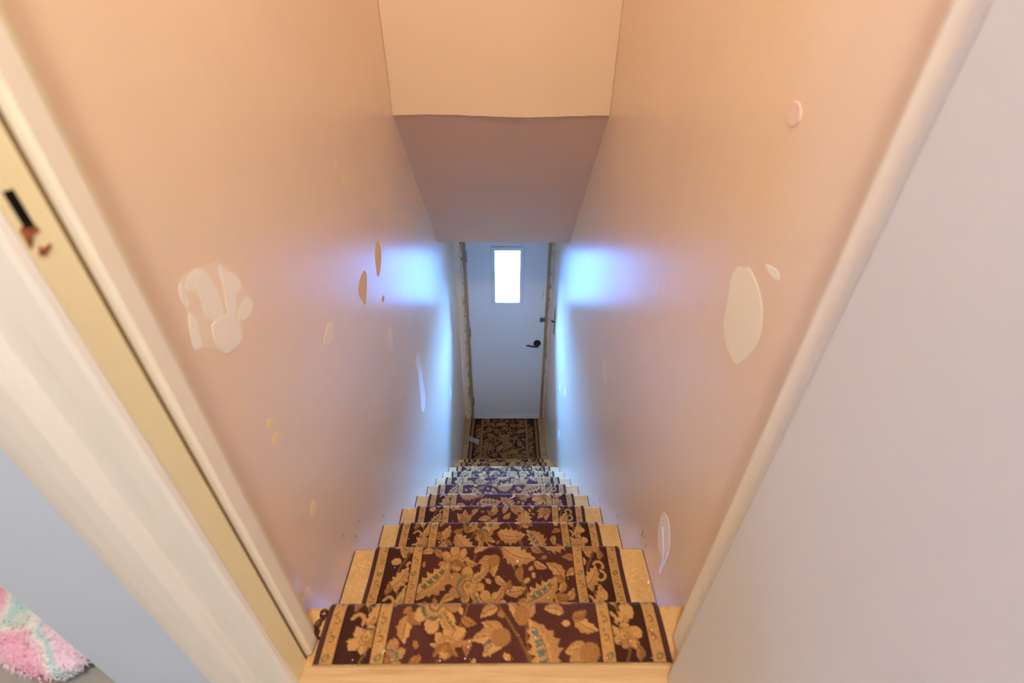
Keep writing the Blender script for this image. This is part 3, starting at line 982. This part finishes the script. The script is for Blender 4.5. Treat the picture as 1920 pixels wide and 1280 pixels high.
# ------------------------------------------------------------------ filler patches and paint damage on the walls
PATCH = [
('L','b',[(0.534, 0.727), (0.56, 0.735), (0.60, 0.725), (0.627, 0.720), (0.656, 0.695), (0.664, 0.66), (0.675, 0.63), (0.660, 0.613), (0.632, 0.612), (0.620, 0.588), (0.576, 0.588), (0.560, 0.600), (0.53, 0.630), (0.512, 0.637), (0.513, 0.65), (0.530, 0.69)]),
('L','w',[(0.541, 0.719), (0.558, 0.731), (0.586, 0.730), (0.598, 0.707), (0.601, 0.684), (0.597, 0.640), (0.576, 0.640), (0.561, 0.658), (0.555, 0.67), (0.562, 0.692), (0.559, 0.706), (0.544, 0.711)]),
('L','w2',[(0.604, 0.650), (0.617, 0.685), (0.619, 0.706), (0.627, 0.718), (0.634, 0.702), (0.654, 0.688), (0.661, 0.668), (0.654, 0.657), (0.636, 0.659), (0.627, 0.637), (0.615, 0.622), (0.604, 0.625)]),
('L','w',[(0.629, 0.634), (0.640, 0.640), (0.663, 0.643), (0.675, 0.628), (0.672, 0.617), (0.648, 0.610), (0.632, 0.613), (0.622, 0.622)]),
('L','w3',[(0.563, 0.652), (0.597, 0.645), (0.612, 0.640), (0.626, 0.628), (0.621, 0.612), (0.618, 0.592), (0.608, 0.587), (0.576, 0.590), (0.563, 0.594), (0.560, 0.603), (0.553, 0.62), (0.556, 0.640)]),
('L','w',[(0.534, 0.727), (0.542, 0.728), (0.54, 0.716), (0.54, 0.699), (0.532, 0.692), (0.528, 0.705), (0.528, 0.714)]),
('L','w',[(0.531, 0.69), (0.535, 0.682), (0.54, 0.67), (0.53, 0.641), (0.527, 0.632), (0.512, 0.637), (0.512, 0.648), (0.521, 0.673)]),
('L','w',[(0.939, 0.43), (0.954, 0.409), (0.952, 0.388), (0.937, 0.379), (0.911, 0.381), (0.884, 0.388), (0.874, 0.406), (0.892, 0.411), (0.913, 0.425)]),
('L','w',[(1.413, 0.127), (1.428, 0.095), (1.418, 0.036), (1.37, 0.022), (1.355, 0.067), (1.372, 0.12)]),
('L','t',[(1.419, 0.453), (1.452, 0.425), (1.451, 0.389), (1.42, 0.354), (1.385, 0.335), (1.361, 0.344), (1.368, 0.377), (1.375, 0.419)]),
('L','t',[(1.257, 0.42), (1.262, 0.39), (1.23, 0.351), (1.199, 0.323), (1.179, 0.356), (1.162, 0.383), (1.181, 0.411), (1.221, 0.42)]),
('L','t',[(1.391, 0.262), (1.404, 0.245), (1.383, 0.237), (1.362, 0.255)]),
('L','v',[(1.805, -0.257), (1.802, -0.31), (1.809, -0.375), (1.81, -0.451), (1.823, -0.57), (1.775, -0.613), (1.716, -0.593), (1.687, -0.534), (1.717, -0.489), (1.719, -0.388), (1.737, -0.336), (1.7, -0.277), (1.721, -0.245)]),
('L','v',[(2.668, -1.157), (2.702, -1.286), (2.626, -1.34), (2.59, -1.218)]),
('L','v',[(2.955, -0.839), (2.983, -0.921), (2.903, -0.919)]),
('L','v',[(2.96, -0.599), (2.998, -0.656), (2.925, -0.652)]),
('L','y',[(0.596, 0.43), (0.609, 0.419), (0.611, 0.405), (0.601, 0.401), (0.589, 0.405), (0.588, 0.418)]),
('L','y',[(0.613, 0.385), (0.616, 0.371), (0.604, 0.363), (0.59, 0.37), (0.586, 0.382), (0.597, 0.385)]),
('L','y',[(0.636, 0.147), (0.646, 0.132), (0.639, 0.115), (0.621, 0.114), (0.611, 0.128), (0.623, 0.141)]),
('L','y',[(1.168, -0.34), (1.172, -0.363), (1.151, -0.365), (1.142, -0.336)]),
('L','y',[(1.185, 0.745), (1.205, 0.737), (1.202, 0.725), (1.179, 0.729)]),
('L','y',[(1.219, 0.704), (1.237, 0.69), (1.221, 0.679), (1.202, 0.686)]),
('L','y',[(1.415, -0.185), (1.422, -0.208), (1.401, -0.207), (1.386, -0.18)]),
('L','y',[(1.431, -0.394), (1.438, -0.421), (1.415, -0.418), (1.408, -0.391)]),
('L','y',[(0.517, 0.01), (0.519, -0.001), (0.5, 0.004), (0.484, 0.008), (0.487, 0.016)]),
('R','w',[(0.698, 0.68), (0.69, 0.687), (0.675, 0.689), (0.662, 0.698), (0.644, 0.694), (0.622, 0.685), (0.6, 0.671), (0.585, 0.654), (0.574, 0.632), (0.572, 0.609), (0.577, 0.59), (0.585, 0.572), (0.594, 0.556), (0.604, 0.543), (0.626, 0.542), (0.651, 0.55), (0.672, 0.564), (0.687, 0.583), (0.69, 0.609), (0.697, 0.632), (0.704, 0.657)]),
('R','w',[(0.626, 0.72), (0.608, 0.724), (0.588, 0.726), (0.579, 0.721), (0.577, 0.714), (0.594, 0.712), (0.608, 0.714)]),
('R','p',[(0.691, 0.927), (0.678, 0.933), (0.663, 0.93), (0.654, 0.919), (0.654, 0.908), (0.666, 0.901), (0.681, 0.904), (0.689, 0.916)]),
('R','w',[(1.464, -0.059), (1.42, -0.054), (1.374, -0.071), (1.367, -0.116), (1.418, -0.127), (1.462, -0.098)]),
('R','v',[(0.693, 0.014), (0.676, 0.042), (0.652, 0.045), (0.628, 0.028), (0.612, -0.001), (0.61, -0.031), (0.611, -0.068), (0.615, -0.125), (0.622, -0.128), (0.621, -0.067), (0.641, -0.078), (0.665, -0.079), (0.687, -0.039)]),
('R','v',[(2.558, -1.063), (2.486, -1.055), (2.514, -1.128), (2.581, -1.148)]),
('R','v',[(2.31, -0.896), (2.249, -0.891), (2.259, -0.972), (2.327, -0.97)]),
('R','v',[(2.416, -1.392), (2.339, -1.386), (2.36, -1.474), (2.437, -1.485)]),
]
m_thin = paint('thin_filler_smear', (0.85, 0.73, 0.61), rough=0.7, spec=0.2, streak=False, bump=0.2)
m_ppatch = paint('pink_dent_filler', (0.80, 0.60, 0.50), rough=0.8, spec=0.1, streak=False, bump=0.3)
PM = {'w': (m_wspack, 'filler_patch', 0.0007), 'w2': (m_wspack, 'filler_patch', 0.0009), 'w3': (m_wspack, 'filler_patch', 0.0010), 'b': (m_thin, 'filler_smear', 0.0004), 't': (m_tan, 'bare_patch', 0.0008), 'y': (m_yel, 'paint_chip_mark', 0.0008), 'v': (m_scr, 'scrape_mark', 0.0008), 'p': (m_ppatch, 'filler_patch', 0.0012)}
for side, k, pts in PATCH:
    mat, nm, t_ = PM[k]
    # soften the outline: one round of corner cutting
    q = []
    for i in range(len(pts)):
        a, b = pts[i], pts[(i + 1) % len(pts)]
        q.append((a[0] * 0.75 + b[0] * 0.25, a[1] * 0.75 + b[1] * 0.25))
        q.append((a[0] * 0.25 + b[0] * 0.75, a[1] * 0.25 + b[1] * 0.75))
    o = chip(nm, q, -W2 if side == 'L' else W2, 1 if side == 'L' else -1, t_, mat, wall_left if side == 'L' else wall_right)
    o.matrix_parent_inverse = Matrix.Identity(4)
# short cracks in the plaster above the tread ends
for sd, y, z, L in ((1, 0.758, -0.185, 0.030), (1, 0.72, -0.178, 0.016), (1, 0.965, -0.395, 0.024), (1, 1.19, -0.60, 0.020), (1, 0.742, -0.165, 0.010),
                    (-1, 0.705, -0.10, 0.012), (-1, 0.76, -0.19, 0.020), (-1, 0.80, -0.17, 0.008), (-1, 0.97, -0.40, 0.016)):
    a, b = sorted((sd * W2, sd * (W2 - 0.0004)))
    o = box('crack_mark', a, b, y - 0.0007, y + 0.0007, z, z + L, m_dark, wall_left if sd < 0 else wall_right)
    o.matrix_parent_inverse = Matrix.Identity(4)
# ridge left by the knife in the low right patch, and gouges in the big right patch
bm = bmesh.new()
tube(bm, [(W2 - 0.0008, y, z) for y, z in ((0.668, -0.005), (0.655, -0.02), (0.640, -0.035), (0.625, -0.055), (0.620, -0.075), (0.621, -0.10), (0.620, -0.125))], 0.0016, 6)
done(bm, 'filler_ridge', m_wspack, wall_right).matrix_parent_inverse = Matrix.Identity(4)

# ------------------------------------------------------------------ debris
m_white = paint('white_paint_flake', (0.88, 0.86, 0.80), rough=0.6, spec=0.3, streak=False)
def flake(name, x, y, z, L, wd, ang, label, curl=0.002):
    bm = bmesh.new()
    rows = []
    ca, sa = math.cos(ang), math.sin(ang)
    for i in range(7):
        t = i / 6 - 0.5
        hw_ = wd * (1 - (2 * t) ** 2 * 0.7) / 2
        zz = curl * (2 * t) ** 2
        rows.append([bm.verts.new((x + ca * t * L - sa * k, y + sa * t * L + ca * k + 0.12 * L * (2 * t) ** 2, z + zz + dz)) for k, dz in ((-hw_, 0.0), (hw_, 0.0), (hw_, 0.0012), (-hw_, 0.0012))])
    for A, B in zip(rows, rows[1:]):
        for q in range(4):
            bm.faces.new((A[q], A[(q + 1) % 4], B[(q + 1) % 4], B[q]))
    bm.faces.new(rows[0]); bm.faces.new(rows[-1])
    return tag(done(bm, name, m_white), label, 'paint flake')
cz = 0.0088
flake('paint_flake', 0.049, NY[4] - 0.025, NZ[4] + cz, 0.030, 0.005, 0.5, 'white curled paint flake on the middle of the fifth carpeted tread')
flake('paint_flake', 0.222, NY[4] - 0.010, NZ[4] + cz, 0.018, 0.003, 0.7, 'thin white sliver on the right tan stripe of the fifth tread')
flake('paint_flake', 0.051, 0.690, NZ[1] + cz, 0.007, 0.005, 1.5, 'small white flake in the middle of the second carpeted tread')
flake('paint_flake', 0.400, 0.634, NZ[1] + 0.0005, 0.010, 0.006, 1.2, 'white flake on bare wood at the right wall, second tread')
flake('paint_flake', 0.341, NY[5] - 0.10, NZ[5] + 0.0005, 0.008, 0.003, 0.2, 'tiny pale flake on bare wood of the sixth tread, right side')
# scrap of clear plastic on the landing
def mk_plastic():
    M = Mat('clear_plastic')
    M.col((0.75, 0.72, 0.74)); M.set(0.12, 0.6)
    M.p.inputs['Alpha'].default_value = 0.45
    return M.m
bm = bmesh.new()
rr = random.Random(12)
gv = [[bm.verts.new((-0.345 + 0.095 * i / 7 + 0.01 * rr.uniform(-1, 1), 3.12 + 0.06 * j / 4 - 0.05 * i / 7 + 0.006 * rr.uniform(-1, 1), ZL + 0.010 + rr.uniform(0, 0.014))) for i in range(8)] for j in range(5)]
for j in range(4):
    for i in range(7):
        bm.faces.new((gv[j][i], gv[j][i + 1], gv[j + 1][i + 1], gv[j + 1][i]))
pl = done(bm, 'plastic_scrap', mk_plastic(), smooth=False)
tag(pl, 'crumpled clear plastic scrap on the left of the landing carpet', 'plastic scrap')
# fine grit and crumbs: nobody could count these
bm = bmesh.new()
rr = random.Random(21)
for _ in range(170):
    n = rr.choice((0, 0, 0, 1, 1, 1, 2, 3, 4, 5, 6, 7, 8))
    x = rr.uniform(-0.33, 0.33)
    y0 = 0.374 if n == 0 else NY[n - 1] - 0.004
    y = y0 + 0.004 if (n == 0 and rr.random() < 0.35) else rr.uniform(y0, NY[n] - 0.018)
    z = NZ[n] + cz
    r0 = rr.uniform(0.0004, 0.0011)
    c = bmesh.ops.create_cube(bm, size=2 * r0)
    for v_ in c['verts']:
        v_.co = Vector((v_.co.x * rr.uniform(0.7, 1.4) + x, v_.co.y * rr.uniform(0.7, 1.4) + y, v_.co.z * 0.7 + z + r0 * 0.5))
gr = done(bm, 'plaster_grit', m_white)
tag(gr, 'fine white plaster grit scattered over the carpeted treads', 'debris', kind='stuff')
